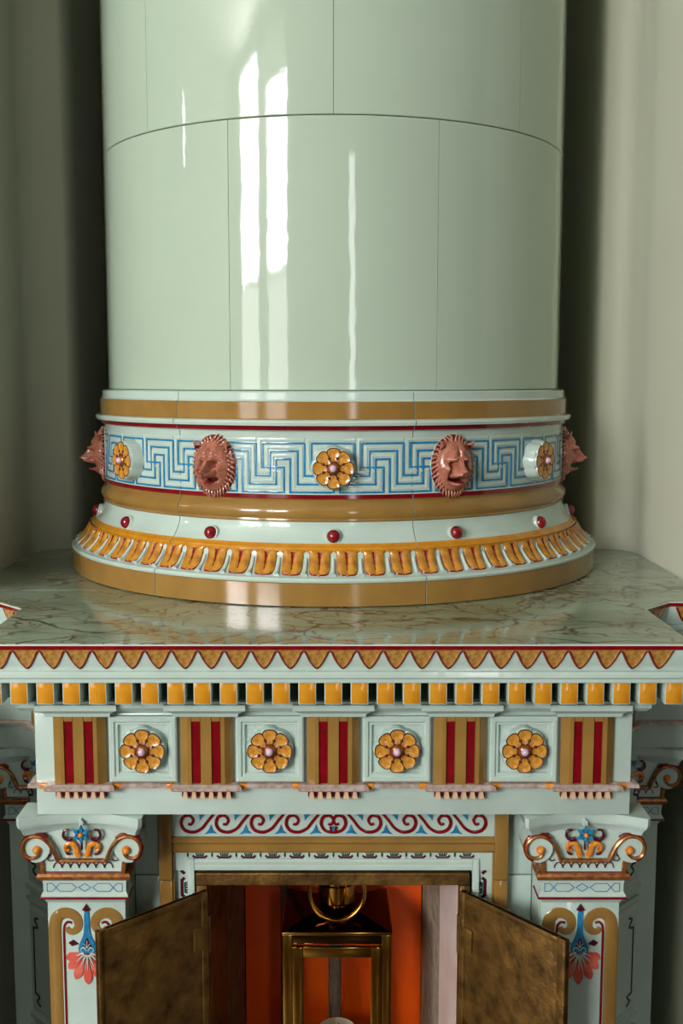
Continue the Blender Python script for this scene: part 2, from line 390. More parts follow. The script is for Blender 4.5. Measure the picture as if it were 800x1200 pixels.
# pale fillets standing between the blue lines
def off_strand(o):
    pts = [(x * s_, z) for x, z in strand]; out = []
    for i, p in enumerate(pts):
        a = pts[i - 1] if i else (p[0] - 1, p[1]); c = pts[i + 1] if i < len(pts) - 1 else (p[0] + 1, p[1])
        sg = lambda q: (q > 1e-9) - (q < -1e-9)
        d1 = (sg(p[0] - a[0]), sg(p[1] - a[1])); d2 = (sg(c[0] - p[0]), sg(c[1] - p[1]))
        n1 = (-d1[1], d1[0]); n2 = (-d2[1], d2[0])
        ox = n1[0] if n1[0] else n2[0]; oz = n1[1] if n1[1] else n2[1]
        out.append((p[0] + ox * o, p[1] + oz * o))
    return out
def dens(pts):
    out = []
    for a, b in zip(pts, pts[1:]):
        n = max(1, int(abs(a[0] - b[0]) / 0.008))
        out += [(a[0] + (b[0] - a[0]) * i / n, a[1] + (b[1] - a[1]) * i / n) for i in range(n)]
    return out + [pts[-1]]
meW = G().ribbon(dens(off_strand(0.0044)), 0.0019, 0.0009, 'pale_glaze').mesh('fillet', fn=BENT(RM), smooth=0.6)
ph0 = math.radians(-16.22)
for k in range(-8, 9):
    M = RZ(ph0 + per * k)
    if -9 <= k - 0 <= 8:
        add('meander_strand', meB, collar, M); add('meander_fillet', meW, collar, M)
# rosette
def petal_mesh(r0, r1, wid, lift, outline='ink_red', fill='petal_yellow'):
    g = G()
    hp = smooth_path([(0.0, r0), (wid * 0.50, r0 + 0.0012), (wid * 0.66, r0 + (r1 - r0) * 0.32), (wid * 0.98, r0 + (r1 - r0) * 0.62), (wid * 0.90, r0 + (r1 - r0) * 0.85), (wid * 0.48, r1 - 0.0004), (0.0, r1)], 3)
    ol = hp + [(-a, b) for a, b in hp[::-1][1:-1]]; n = len(ol); cr = r0 + (r1 - r0) * 0.60
    rings = [(1.0, -0.002), (1.0, lift * 0.85), (0.95, lift), (0.86, lift * 0.92), (0.55, lift * 0.70), (0.25, lift * 0.60)]
    vs = [(u * s, cr + (v - cr) * s, h) for s, h in rings for u, v in ol]
    vs.append((0, cr, lift * 0.58)); fs = []; ms = []
    for i in range(len(rings) - 1):
        for k in range(n):
            fs.append((i * n + k, i * n + (k + 1) % n, (i + 1) * n + (k + 1) % n, (i + 1) * n + k)); ms.append(outline if i in (1, 2) else (fill if i > 2 else 'pale_glaze'))
    b = (len(rings) - 1) * n
    for k in range(n): fs.append((b + k, b + (k + 1) % n, len(vs) - 1)); ms.append(fill)
    g.add(vs, fs, ms); return g
petal_me = petal_mesh(0.0062, 0.0240, 0.0079, 0.0034).mesh('petal', fn=lambda u, v, w: (u, -w, v), smooth=1.0)
gd = G(); nd = 96
ring = lambda s, w: [(s * (0.0232 + 0.0014 * abs(math.cos(4 * (2 * PI * k / nd)))) * math.cos(2 * PI * k / nd), -w, s * (0.0232 + 0.0014 * abs(math.cos(4 * (2 * PI * k / nd)))) * math.sin(2 * PI * k / nd)) for k in range(nd)]
vs = ring(1.10, -0.014) + ring(1.04, -0.003) + ring(1.0, 0.0006) + ring(0.9, 0.0012)
gd.add(vs, [(i * nd + k, i * nd + (k + 1) % nd, (i + 1) * nd + (k + 1) % nd, (i + 1) * nd + k) for i in range(3) for k in range(nd)] + [tuple(range(3 * nd, 4 * nd))], 'pale_glaze')
disc_me = gd.mesh('disc', smooth=0.8)
def dome(r, h, m, n=20, k=7, squash=1.0):
    pr = [(r * math.cos(PI / 2 * i / k), h * math.sin(PI / 2 * i / k)) for i in range(k)]
    g = G(); vs = []
    for (a, b) in pr:
        for j in range(n): vs.append((a * math.cos(2 * PI * j / n), -b, a * math.sin(2 * PI * j / n) * squash))
    vs.append((0, -h, 0)); fs = [(i * n + j, i * n + (j + 1) % n, (i + 1) * n + (j + 1) % n, (i + 1) * n + j) for i in range(k - 1) for j in range(n)]
    fs += [((k - 1) * n + j, (k - 1) * n + (j + 1) % n, len(vs) - 1) for j in range(n)]
    g.add(vs, fs, m); return g
gc = dome(0.0074, 0.0052, 'gold_lustre'); boss_me = gc.mesh('boss', smooth=True)
pearl_me = dome(0.0042, 0.0042, 'pearl').mesh('pearl', smooth=True)
dot_me = dome(0.0019, 0.0022, 'ink_red', 10, 4).mesh('dot', smooth=True)
sep_me = G().ribbon([(0, 0.0055), (0, 0.0105)], [0.0010, 0.0006], 0.0012, 'gold_lustre').mesh('sepal', fn=lambda u, v, w: (u, -w, v))
def rosette(parent, M, name='rosette'):
    d = add(name, disc_me, parent, M)
    for k in range(8):
        R = Matrix.Rotation(2 * PI * k / 8, 4, 'Y')
        add('petal', petal_me, d, M @ T(0, -0.0008, 0) @ R)
        add('dot', dot_me, d, M @ T(0, -0.0030, 0) @ Matrix.Rotation(2 * PI * (k + 0.5) / 8, 4, 'Y') @ T(0, 0, 0.0125))
    add('boss', boss_me, d, M @ T(0, -0.0022, 0)); add('pearl', pearl_me, d, M @ T(0, -0.0066, 0))
    return d
for k in (-2, 0, 2): rosette(collar, RZ(step * k) @ T(0, -0.3410, 1.3468))
# lion head
def gs(u, v, cu, cv, su, sv): return math.exp(-((u - cu) / su) ** 2 - ((v - cv) / sv) ** 2)
def lion_h(u, v):
    r2 = min(1.0, u * u + v * v); a = abs(u)
    sg = lambda x: 1 / (1 + math.exp(-max(-40, min(40, x))))
    h = 0.0130 * math.sqrt(max(0, 1 - r2 ** 1.7))
    h += 0.0036 * gs(a, v, 0.22, 0.52, 0.24, 0.20)                     # forehead
    h -= 0.0030 * gs(u, v, 0, 0.48, 0.06, 0.26)                        # furrow
    h += 0.0078 * gs(a, v, 0.30 + 0.35 * (v - 0.26), 0.27, 0.20, 0.075)  # brows
    nose = sg((0.30 - v) / 0.05) * sg((v + 0.23) / 0.025)
    h += (0.0060 + 0.0085 * sg((0.10 - v) / 0.10)) * math.exp(-(u / (0.13 + 0.06 * sg((0.05 - v) / 0.08))) ** 4) * nose
    h += 0.0108 * gs(u, v, 0, -0.28, 0.33, 0.15)                       # muzzle
    h += 0.0060 * gs(a, v, 0.19, -0.33, 0.135, 0.085)                  # lip pads
    h -= 0.0030 * gs(u, v, 0, -0.33, 0.035, 0.09)
    h -= 0.0125 * gs(a, v, 0.34, 0.08, 0.13, 0.085)                    # eye sockets
    h += 0.0060 * gs(a, v, 0.37, 0.07, 0.085, 0.050)
    h -= 0.0030 * gs(a, v, 0.36, 0.005, 0.14, 0.022)
    h += 0.0052 * gs(a, v, 0.60, -0.10, 0.17, 0.16)                    # cheek bones
    h -= 0.0050 * gs(a, v, 0.46, -0.26, 0.07, 0.16)
    h -= 0.0170 * gs(u, v, 0, -0.535, 0.30, 0.060) + 0.0080 * gs(a, v, 0.36, -0.47, 0.12, 0.055)   # open mouth
    h += 0.0085 * gs(u, v, 0, -0.690, 0.27, 0.085)                     # lower jaw
    h += 0.0028 * gs(u, v, 0, -0.625, 0.22, 0.035)
    return h
LA, LB = 0.0272, 0.0345
g = G(); nr, na = 44, 88; vs = [(0, 0, lion_h(0, 0))]
for i in range(1, nr + 1):
    r = i / nr
    for k in range(na):
        t = 2 * PI * k / na; u = r * math.cos(t); v = r * math.sin(t)
        if v > 0: u *= 1 + 0.06 * v
        vs.append((u * LA, v * LB, lion_h(u, v) - (0.002 if i == nr else 0)))
fs = [(0, 1 + k, 1 + (k + 1) % na) for k in range(na)]
for i in range(nr - 1):
    for k in range(na): fs.append((1 + i * na + k, 1 + i * na + (k + 1) % na, 1 + (i + 1) * na + (k + 1) % na, 1 + (i + 1) * na + k))
ms = []
for f in fs:
    u = sum(vs[i][0] for i in f) / len(f) / LA; v = sum(vs[i][1] for i in f) / len(f) / LB
    ms.append('lion_dark' if (abs(v + 0.535) < 0.042 and abs(u) < 0.30) else ('mouth_red' if (-0.68 < v < -0.57 and abs(u) < 0.27) else 'lion'))
g.add(vs, fs, ms)
toF = lambda u, v, w: (u, -w, v)
face_me = g.mesh('face', fn=toF, smooth=1.2)
g = G(); nb_ = 64
vs = [(s * LA * math.cos(2 * PI * k / nb_), s * LB * math.sin(2 * PI * k / nb_), w) for s, w in ((1.12, -0.007), (1.08, 0.0010), (0.98, 0.0028), (0.8, 0.0030)) for k in range(nb_)]
g.add(vs, [(i * nb_ + k, i * nb_ + (k + 1) % nb_, (i + 1) * nb_ + (k + 1) % nb_, (i + 1) * nb_ + k) for i in range(3) for k in range(nb_)] + [tuple(range(3 * nb_, 4 * nb_))],
      ['pale_glaze'] * nb_ + ['lion_dark'] * (2 * nb_) + ['lion_dark'])
base_me = g.mesh('lion_base', fn=toF, smooth=0.8)
g = G(); rnd = random.Random(3)
for row, (ra, rb, cnt, w0) in enumerate(((0.88, 1.13, 38, 0.0038), (0.76, 1.00, 34, 0.0068))):
    for k in range(cnt):
        t = 2 * PI * (k + 0.5 * row) / cnt
        if row and abs(t - 1.5 * PI) < 0.5: continue
        bend = 0.10 * (1 if math.cos(t) > 0 else -1) * rnd.uniform(0.4, 1.3)
        pts = []
        for j in range(5):
            q = j / 4; rr = ra + (rb * rnd.uniform(0.97, 1.03) - ra) * q; tt = t - bend * q * q * 1.6
            pts.append((rr * LA * math.cos(tt), rr * LB * math.sin(tt), w0 + 0.0016 * math.sin(PI * q) - 0.0030 * q))
        g.tube(pts, [0.0011, 0.0014, 0.0014, 0.0010, 0.0002], 'mane_pink', 6)
mane_me = g.mesh('mane', fn=toF, smooth=1.0)
g = G()
vs = [(-0.0055, 0, 0.004), (0.0055, -0.001, 0.004), (0.001, 0.0105, 0.0085), (-0.0005, 0.003, 0.0085), (0, 0.002, 0.0005)]
g.add(vs, [(0, 3, 2), (1, 2, 3), (0, 1, 3), (0, 2, 4), (1, 4, 2), (0, 4, 1)], ['lion', 'lion', 'lion_dark', 'lion', 'lion', 'lion'])
ear_me = g.mesh('ear', fn=toF)
eye_me = dome(0.0021, 0.0017, 'lion', 12, 5, 0.7).mesh('eye', smooth=True)
def lion(M):
    d = add('lion_head', base_me, collar, M)
    add('face', face_me, d, M @ T(0, -0.0030, 0) @ Matrix.Diagonal((0.90, 1.0, 0.90, 1.0))); add('mane', mane_me, d, M, 'stuff')
    for s in (-1, 1):
        E_ = M @ T(s * 0.0180, -0.0045, 0.0220) @ Matrix.Rotation(s * 0.60, 4, 'Y')
        add('ear', ear_me, d, E_)
        h = lion_h(0.37, 0.07)
        add('eye', eye_me, d, M @ T(s * 0.37 * LA * 0.9, -0.0030 - h + 0.0006, 0.07 * LB * 0.9))
for k in (-3, -1, 1, 3): lion(RZ(step * k) @ T(0, -0.3275, 1.3465))
# red beads on the flare
g = G(); sl = 0.42
cup = G().lathe([(0.0086, -0.004), (0.0086, 0.0015), (0.0078, 0.0026), (0.0060, 0.0028)], 'pale_glaze', n=24)
cup_me = cup.mesh('cup', fn=lambda x, y, z: (x, -z, y), smooth=0.8)
bead_me = dome(0.0070, 0.0072, 'red', 22, 8).mesh('bead', smooth=True)
for k in range(-3, 4):
    M = RZ(step * k) @ T(0, -0.3365, 1.2660) @ Matrix.Rotation(-0.28, 4, 'X') @ Matrix.Scale(1.16, 4)
    c_ = add('bead_cup', cup_me, collar, M); add('red_bead', bead_me, c_, M @ T(0, -0.002, 0))
# leaf moulding round the base of the collar: 70 leaves
lp = [(0.3486, 1.2500), (0.3502, 1.2440), (0.3560, 1.2345), (0.3650, 1.2262), (0.3695, 1.2242)]
def lsurf(t):
    x = t * (len(lp) - 1); i = min(int(x), len(lp) - 2); q = x - i
    p0 = lp[max(0, i - 1)]; p1 = lp[i]; p2 = lp[i + 1]; p3 = lp[min(len(lp) - 1, i + 2)]
    f = lambda a, b, c, d: 0.5 * (2 * b + (c - a) * q + (2 * a - 5 * b + 4 * c - d) * q * q + (3 * b - a - 3 * c + d) * q ** 3)
    return f(p0[0], p1[0], p2[0], p3[0]), f(p0[1], p1[1], p2[1], p3[1])
lw = 2 * PI / 70
def collar_pt(a, t, h):
    r, z = lsurf(t); n = Vector((0.55, 0.83)) if t > 0.6 else Vector((0.9, 0.43))
    r += n.x * h; z += n.y * h
    return (r * math.sin(a), -r * math.cos(a), z)
NU, NV = 40, 12; g = G(); vs = []; fs = []; ms = []
for i in range(NU + 1):
    u = -1 + 2 * i / NU; au = abs(u)
    vb = 0.92 - 0.34 * max(0.0, (au - 0.42) / 0.58) ** 2.2 + 0.07 * max(0.0, 1 - au / 0.2)   # lower edge of the leaf at this u
    side = 0.80
    for j in range(NV + 1):
        q = j / NV; t = q * vb
        ue = u * (side if q > 0.2 else side + (0.98 - side) * (1 - q / 0.2) ** 1.0)
        bul = math.sin(PI * min(1, au * 0.86 + 0.10)) * (0.35 + 0.65 * math.sin(PI * min(1, q * 0.9 + 0.1)))
        hh = 0.0006 + 0.0034 * bul
        if j == NV or i in (0, NU): hh = -0.0008
        vs.append(collar_pt(ue * lw / 2, t, hh))
for i in range(NU):
    for j in range(NV):
        fs.append((i * (NV + 1) + j, i * (NV + 1) + j + 1, (i + 1) * (NV + 1) + j + 1, (i + 1) * (NV + 1) + j))
        um = abs(-1 + 2 * (i + 0.5) / NU); qm = (j + 0.5) / NV
        wedge = um < 0.24 * (1 - qm / 0.75) and qm > 0.08
        ms.append('red' if (wedge or j == NV - 1 or (um > 0.95 and qm > 0.25)) else 'leaf_yellow')
g.add(vs, fs, ms); leaf_me = g.mesh('leaf', smooth=0.9)
g = G()
tp = [collar_pt(0, t, 0.0008) for t in (0.30, 0.42, 0.6, 0.8, 0.97)]
g.tube(tp, [0.0016, 0.0022, 0.0023, 0.0026, 0.0036], 'pale_glaze', 8)
tong_me = g.mesh('tongue', smooth=1.0)
for k in range(-19, 20):
    M = RZ(lw * k + lw / 2); add('leaf', leaf_me, collar, M)
    if k > -19: add('tongue', tong_me, collar, RZ(lw * k))

# ------------------------------------------------------------------ marble slab
slab = thing('marble_slab', (0, -0.3, 1.1845), 'grey green marbled slab with brown veins under the round collar', 'slab')
outer = offset(PATH, 0.0445)
top0, top1 = 1.1846, ZM
ys = -0.268
fp = [p for p in outer]
fp[0] = (-0.4555, outer[0][1]); fp[-1] = (0.4555, outer[-1][1])
add('marble_tile', G().prism(fp + [(0.4555, ys), (-0.4555, ys)], top0, top1, 'marble').mesh('marble_tile', bevel=0.0008), slab)
for s in (-1, 1):
    pl = [(s * 0.0006, ys + 0.0012), (s * 0.4555, ys + 0.0012), (s * 0.4555, 0.022)] + [(s * x, y) for x, y in arcp(NW - rc - 0.0025, NB - rc - 0.0025, rc, 0, PI / 2)] + [(s * 0.388, NB - 0.0025), (s * 0.388, 0.40), (s * 0.0006, 0.40)]
    add('marble_tile', G().prism(pl, top0, top1, 'marble').mesh('marble_tile', bevel=0.0006), slab)

# ------------------------------------------------------------------ cornice under the slab
corn = thing('stove_cornice', (0, FR, 1.1105), 'painted cornice of gold pointed leaves and yellow dentils below the marble', 'cornice')
cp = [(0.0, 1.1845), (0.0447, 1.1845), (0.0447, 1.1886), (0.0456, 1.1888), (0.0464, 1.1876), (0.0464, 1.1838), (0.0450, 1.1828), (0.0446, 1.1800), (0.0438, 1.1740), (0.0412, 1.1670), (0.0398, 1.1625), (0.0400, 1.1612),
      (0.0440, 1.1606), (0.0446, 1.1590), (0.0446, 1.1545), (0.0425, 1.1530), (0.0425, 1.1490), (0.0100, 1.1488), (0.0100, 1.1225), (0.0150, 1.1215), (0.0150, 1.1150), (0.0105, 1.1105), (0.0002, 1.1105), (0.0002, 1.1048)]
cm = ['pale_glaze'] * 4 + ['red'] * 2 + ['pale_glaze'] * 10 + ['pale_glaze', 'dark_green'] + ['pale_glaze'] * 5
add('cornice_moulding', G().sweep(PATH, cp, cm).mesh('cornice_moulding', smooth=0.5), corn)
# pointed leaves
PIT = 0.0262
def cyma(z):
    pr = [(0.0450, 1.1828), (0.0446, 1.1800), (0.0438, 1.1740), (0.0412, 1.1670), (0.0398, 1.1625)]
    for a, b in zip(pr, pr[1:]):
        if b[1] <= z <= a[1]: return b[0] + (a[0] - b[0]) * (z - b[1]) / (a[1] - b[1])
    return pr[0][0] if z > pr[0][1] else pr[-1][0]
g = G(); NU, NV = 12, 8; vs = []; fs = []; ms = []
for i in range(NU + 1):
    u = -1 + 2 * i / NU; au = abs(u)
    vb = 1.0 - au ** 1.6 * 0.92; bw = min(vb * 0.8, 0.11 * math.sqrt(1 + (1.6 * au ** 0.6 * 1.5) ** 2))
    for j in range(NV + 1):
        q = j / (NV - 2) * (vb - bw) / vb if j <= NV - 2 else (vb - bw * (NV - j) / 2) / vb; z = 1.1832 - 0.0212 * vb * q
        lip = 0.0019 if j >= NV - 2 else 0.0006 + 0.0010 * (q) ** 2
        if j == NV: lip = 0.0002
        vs.append((u * PIT * 0.485, -(cyma(z) + lip), z))
for i in range(NU):
    for j in range(NV):
        fs.append((i * (NV + 1) + j, i * (NV + 1) + j + 1, (i + 1) * (NV + 1) + j + 1, (i + 1) * (NV + 1) + j))
        ms.append('red' if j >= NV - 2 else 'leaf_gold')
g.add(vs, fs, ms); pl_me = g.mesh('pointed_leaf', smooth=0.8)
dent_g = G().box(-0.00895, 0.00895, -0.0395, -0.0095, 1.1258, 1.1490, 'pale_glaze')
dent_g.m = ['pale_glaze', 'pale_glaze', 'yellow', 'pale_glaze', 'pale_glaze', 'pale_glaze']
dent_me = dent_g.mesh('dentil', bevel=0.0009, smooth=True)
def along(i, phase, o, both=True):
    """stations along one side of the plan: matrices whose -y points outward"""
    a = Vector(PATH[i]); b = Vector(PATH[i + 1]); d = (b - a); L = d.length; d.normalize(); ang = math.atan2(d.y, d.x)
    e0 = {1: -0.02, 2: 0.0, 3: -o, 4: -o}.get(i, 0.0); mid = (a + b) / 2
    k0 = int(L / PIT) + 3; out = []
    for k in range(-k0, k0 + 1):
        t = L / 2 + (k + phase) * PIT
        lo_, hi_ = {0: (0, L - o * 0.41), 1: (o * 0.41 + 0.004, L - o * 0.41 * -1 - 0.006), 2: (-0.0 + o * 0.41, L + o - 0.012), 3: (-o + 0.006, L + o - 0.006), 4: (-o + 0.012, L - o * 0.41), 5: (-o * 0.41 + 0.006, L - o * 0.41 - 0.004), 6: (o * 0.41, L)}[i]
        if t < lo_ or t > hi_: continue
        p = a + d * t; out.append(T(p.x, p.y, 0) @ RZ(ang))
    return out
for i in range(7):
    for M in along(i, 0.37 if i == 3 else 0.0, 0.045): add('pointed_leaf', pl_me, corn, M)
    for M in along(i, 0.0, 0.0395): add('dentil', dent_me, corn, M)

# ------------------------------------------------------------------ stove body
body = thing('tiled_stove', (0, -0.2, 0), 'pale green ceramic stove front with striped frieze, scroll capitals and open doors', 'stove')
ZF = 0.995
add('frieze_block', G().prism(PATH + [(0.4555, -0.02), (-0.4555, -0.02)], ZF, 1.1046, 'pale_glaze').mesh('frieze_block', bevel=0.0012, smooth=True), body)
# lustre bar running round the frieze
bar = [(-0.001, 1.0312), (0.0045, 1.0312), (0.0072, 1.0300), (0.0072, 1.0268), (0.0045, 1.0256), (-0.001, 1.0256)]
add('lustre_bar', G().sweep(PATH, bar, 'silver_lustre').mesh('lustre_bar', smooth=0.5), body)
for k in range(-2, 3):
    for q in (-1, 1): box('bar_end', body, *sorted((k * 0.1316 + q * 0.0285, k * 0.1316 + q * 0.0425)), FR - 0.0076, FR, 1.0254, 1.0314, 'orange_glaze', 0.0015)
TP = 0.1316
def triglyph(x):
    M = T(x, FR, 0); g = G(); hw = 0.0272; z0, z1 = 1.0315, 1.1045
    # plan of the fluted block: chamfered outer edges and two grooves
    pl = [(-hw, 0.002), (-hw, -0.004), (-hw + 0.008, -0.0105), (-0.0152, -0.0105), (-0.0145, -0.0075), (-0.0062, -0.0075), (-0.0055, -0.0105),
          (0.0055, -0.0105), (0.0062, -0.0075), (0.0145, -0.0075), (0.0152, -0.0105), (hw - 0.008, -0.0105), (hw, -0.004), (hw, 0.002)]
    g.prism(pl, z0, z1, 'ochre'); o = add('triglyph', g.mesh('triglyph', smooth=0.3), body, M)
    for s in (-1, 1):
        gg = G().box(s * 0.01035 - 0.0040, s * 0.01035 + 0.0040, -0.0088, -0.0070, z0 + 0.001, z1 - 0.0052, 'red')
        add('groove', gg.mesh('groove', bevel=0.0004), o, M)
        add('stop', G().box(s * 0.01035 - 0.0043, s * 0.01035 + 0.0043, -0.0104, -0.0070, z1 - 0.0052, z1 - 0.0002, 'ochre').mesh('stop'), o, M)
    add('triglyph_cap', G().sweep([(-hw - 0.001, 0.0), (-hw - 0.001, -0.0075), (hw + 0.001, -0.0075), (hw + 0.001, 0.0)],
        [(-0.02, 1.1195), (0.0135, 1.1195), (0.0135, 1.1135), (0.0095, 1.1112), (0.0060, 1.1085), (0.0050, 1.1048), (-0.02, 1.1048)], 'pale_glaze').mesh('cap', smooth=0.4), corn, M)
    b = [(-0.006, 1.0318), (0.0025, 1.0318), (0.0052, 1.0300), (0.0052, 1.0262), (0.0025, 1.0243), (-0.006, 1.0243)]
    add('bar', G().sweep([(-hw - 0.004, 0.0), (-hw - 0.004, -0.0090), (hw + 0.004, -0.0090), (hw + 0.004, 0.0)], b, 'silver_lustre').mesh('bar', smooth=0.5), o, M)
    gm = G().prism([(-0.0028, 0), (-0.0020, -0.0085), (0.0020, -0.0085), (0.0028, 0)], 0, 0.0085, 'gutta_pink')
    gm.v = [(v[0] * (1.35 if v[2] == 0 else 0.7), v[1], v[2]) for v in gm.v]
    gme = gm.mesh('gutta')
    for k in range(6): add('gutta', gme, o, M @ T(-0.0225 + 0.009 * k, 0, 1.0158))
    add('gutta_ground', G().box(-0.0265, 0.0265, -0.0045, 0.001, 1.0165, 1.0245, 'lion_dark').mesh('gutta_ground'), o, M)
for k in range(-2, 3): triglyph(k * TP)
def sunk_panel(x):
    M = T(x, FR, 1.068); g = G()
    sq = lambda h, y: [(-h, y, -h), (h, y, -h), (h, y, h), (-h, y, h)]
    lv = [(0.0352, 0.001), (0.0352, -0.0055), (0.0335, -0.0068), (0.0300, -0.0068), (0.0285, -0.0050), (0.0262, -0.0048), (0.0248, -0.0012)]
    vs = []
    for h, y in lv: vs += sq(h, y)
    fs = [(i * 4 + k, i * 4 + (k + 1) % 4, (i + 1) * 4 + (k + 1) % 4, (i + 1) * 4 + k) for i in range(len(lv) - 1) for k in range(4)]
    fs.append(tuple(range(len(lv) * 4 - 4, len(lv) * 4))); g.add(vs, fs, 'pale_glaze')
    add('sunk_panel', g.mesh('sunk_panel', smooth=0.25), body, M)
    rosette(body, T(x, FR - 0.0085, 1.068) @ Matrix.Scale(0.97, 4))
for k in (-1.5, -0.5, 0.5, 1.5): sunk_panel(k * TP)

# lower body: two jambs and the lintel
JP = [(0.1545, -0.43), (0.223, -0.43), (0.223, -0.476), (0.305, -0.476), (0.305, -0.358), (0.4005, -0.2625), (0.411, -0.2625), (0.411, -0.02), (0.1545, -0.02)]
for s in (-1, 1):
    add('jamb', G().prism([(s * x, y) for x, y in JP], 0.06, ZF - 0.0004, 'pale_glaze').mesh('jamb', bevel=0.001), body)
add('lintel', G().box(-0.154, 0.154, -0.43, -0.02, 0.906, ZF - 0.0004, 'pale_glaze').mesh('lintel'), body)
add('plinth', G().prism([(-0.43, -0.55), (0.43, -0.55), (0.43, -0.02), (-0.43, -0.02)], 0, 0.0598, 'pale_glaze').mesh('plinth', bevel=0.002), body)
add('hearth_wall', G().box(-0.154, 0.154, -0.46, -0.43, 0.06, 0.55, 'pale_glaze').mesh('hearth_wall'), body)

def make_pilaster(dx, dy, mirror, full=True):
    """pilaster built round x = 0 with its shaft face at y = -0.49, placed by (dx, dy)"""
    M = T(dx, dy, 0)
    F = lambda y0: FRONT(y0)
    shaft = G().box(-0.042, 0.042, -0.49, -0.470, 0.06, 0.8945, 'pale_glaze')
    P = add('pilaster', shaft.mesh('pilaster', bevel=0.0012, smooth=True), body, M)
    def sub(name, g, y0, smooth=0.8, kind=None, flip=False, fn=True):
        me = g.mesh(name, fn=(F(y0) if fn else None), smooth=smooth)
        return add(name, me, P, M, kind)
    # abacus with a hollowed front
    pts = [(-0.0655, -0.4700), (-0.0655, -0.5130), (-0.062, -0.5160)]
    for i in range(1, 12):
        t = -1 + 2 * i / 12; pts.append((0.060 * t, -0.4990 - 0.0175 * abs(t) ** 2.2))
    pts += [(0.062, -0.5160), (0.0655, -0.5130), (0.0655, -0.4700)]
    g = G(); rows = [(1.0, 0, 0.9946), (1.0, 0, 0.9870), (0.985, 0.001, 0.9830), (0.955, 0.004, 0.9800), (0.925, 0.0065, 0.9740)]
    n = len(pts); vs = []
    for s, dy_, z in rows:
        for x, y in pts: vs.append((x * s, y + (dy_ if y < -0.48 else 0), z))
    fs = [(i * n + k, i * n + (k + 1) % n, (i + 1) * n + (k + 1) % n, (i + 1) * n + k) for i in range(len(rows) - 1) for k in range(n)]
    fs += [tuple(range(n)), tuple(range((len(rows) - 1) * n, len(rows) * n))]
    g.add(vs, fs, 'pale_glaze'); sub('abacus', g, 0, 0.5, fn=False)
    # bell of the capital
    g = G(); vs = [(-0.0405, -0.5000, 0.9285), (0.0405, -0.5000, 0.9285), (0.0405, -0.470, 0.9285), (-0.0405, -0.470, 0.9285),
                   (-0.047, -0.4965, 0.9745), (0.047, -0.4965, 0.9745), (0.047, -0.470, 0.9745), (-0.047, -0.470, 0.9745)]
    g.add(vs, [(0, 1, 5, 4), (1, 2, 6, 5), (3, 7, 6, 2), (0, 4, 7, 3), (4, 5, 6, 7), (0, 3, 2, 1)], 'pale_glaze'); sub('bell', g, 0, False, fn=False)
    # volutes: a thick scroll and its gold rim, mirrored
    for s in (-1, 1):
        e = (0.0470, 0.9570)
        sp = [(0.0255, 0.9445), (0.0285, 0.9530), (0.0335, 0.9625), (0.0400, 0.9690), (0.0475, 0.9715), (0.0550, 0.9700), (0.0605, 0.9650), (0.0622, 0.9580), (0.0600, 0.9510), (0.0545, 0.9475), (0.0485, 0.9485), (0.0450, 0.9530), (0.0462, 0.9580)]
        sp = smooth_path([(s * a, b) for a, b in sp], 5); m_ = len(sp)
        g = G().ribbon(sp, taper(m_, 0.0020, 0.0016), 0.0042, 'gold_lustre'); sub('scroll_rim', g, -0.5040)
        g = G().plate([(s * a, b) for a, b in arc(0.0490, 0.9570, 0.0150, 0, 2 * PI, 28)[:-1]], -0.034, 0.0, 'pale_glaze'); sub('volute', g, -0.5040, 0.5)
        back = [(s * 0.0635, 0.9570)]
        ro = smooth_path([(s * a, b) for a, b in ((0.036, 0.9690), (0.0440, 0.9738), (0.0520, 0.9735), (0.0590, 0.9695), (0.0632, 0.9625), (0.0635, 0.9560), (0.0605, 0.9480), (0.0545, 0.9438))], 5)
        g = G().ribbon(ro, 0.0013, 0.003, 'red'); sub('rim_line', g, -0.5025)
        g = dome(0.0048, 0.006, 'orange_glaze'); g.v = [(v[0] + s * e[0], v[1] - 0.5040, v[2] + e[1] - 0.001) for v in g.v]; sub('eye', g, 0, True, fn=False)
        g = G().ribbon([(s * 0.0425, 0.9290), (s * 0.0435, 0.9395), (s * 0.0465, 0.9480)], 0.0026, 0.0035, 'gold_lustre'); sub('side_strip', g, -0.5000)
        g = G()
        for k in range(3):
            c_ = smooth_path([(s * (0.0310 + 0.0028 * k), 0.9440 + 0.0060 * k), (s * (0.0350 + 0.0022 * k), 0.9425 + 0.006 * k), (s * (0.0372 + 0.0018 * k), 0.9455 + 0.006 * k), (s * (0.0345 + 0.002 * k), 0.9490 + 0.006 * k)], 4)
            g.ribbon(c_, 0.0005, 0.0006, 'ink_red')
        sub('scallop_line', g, -0.5010, kind='stuff')
    g = G().ribbon([(-0.0260, 0.9440), (0.0260, 0.9440)], 0.0017, 0.0042, 'gold_lustre'); sub('base_rim', g, -0.5025)
    g = G()
    for k in range(7):
        cx = -0.0270 + 0.0090 * k
        g.ribbon([(cx + 0.0044 * math.cos(PI * i / 10), 0.9348 + 0.0058 * math.sin(PI * i / 10)) for i in range(11)], 0.0005, 0.0006, 'ink_red')
    sub('scallop_line', g, -0.5005, kind='stuff')
    g = G().ribbon([(-0.041, 0.9298), (0.041, 0.9298)], 0.0007, 0.0016, 'red'); sub('red_line', g, -0.5000)
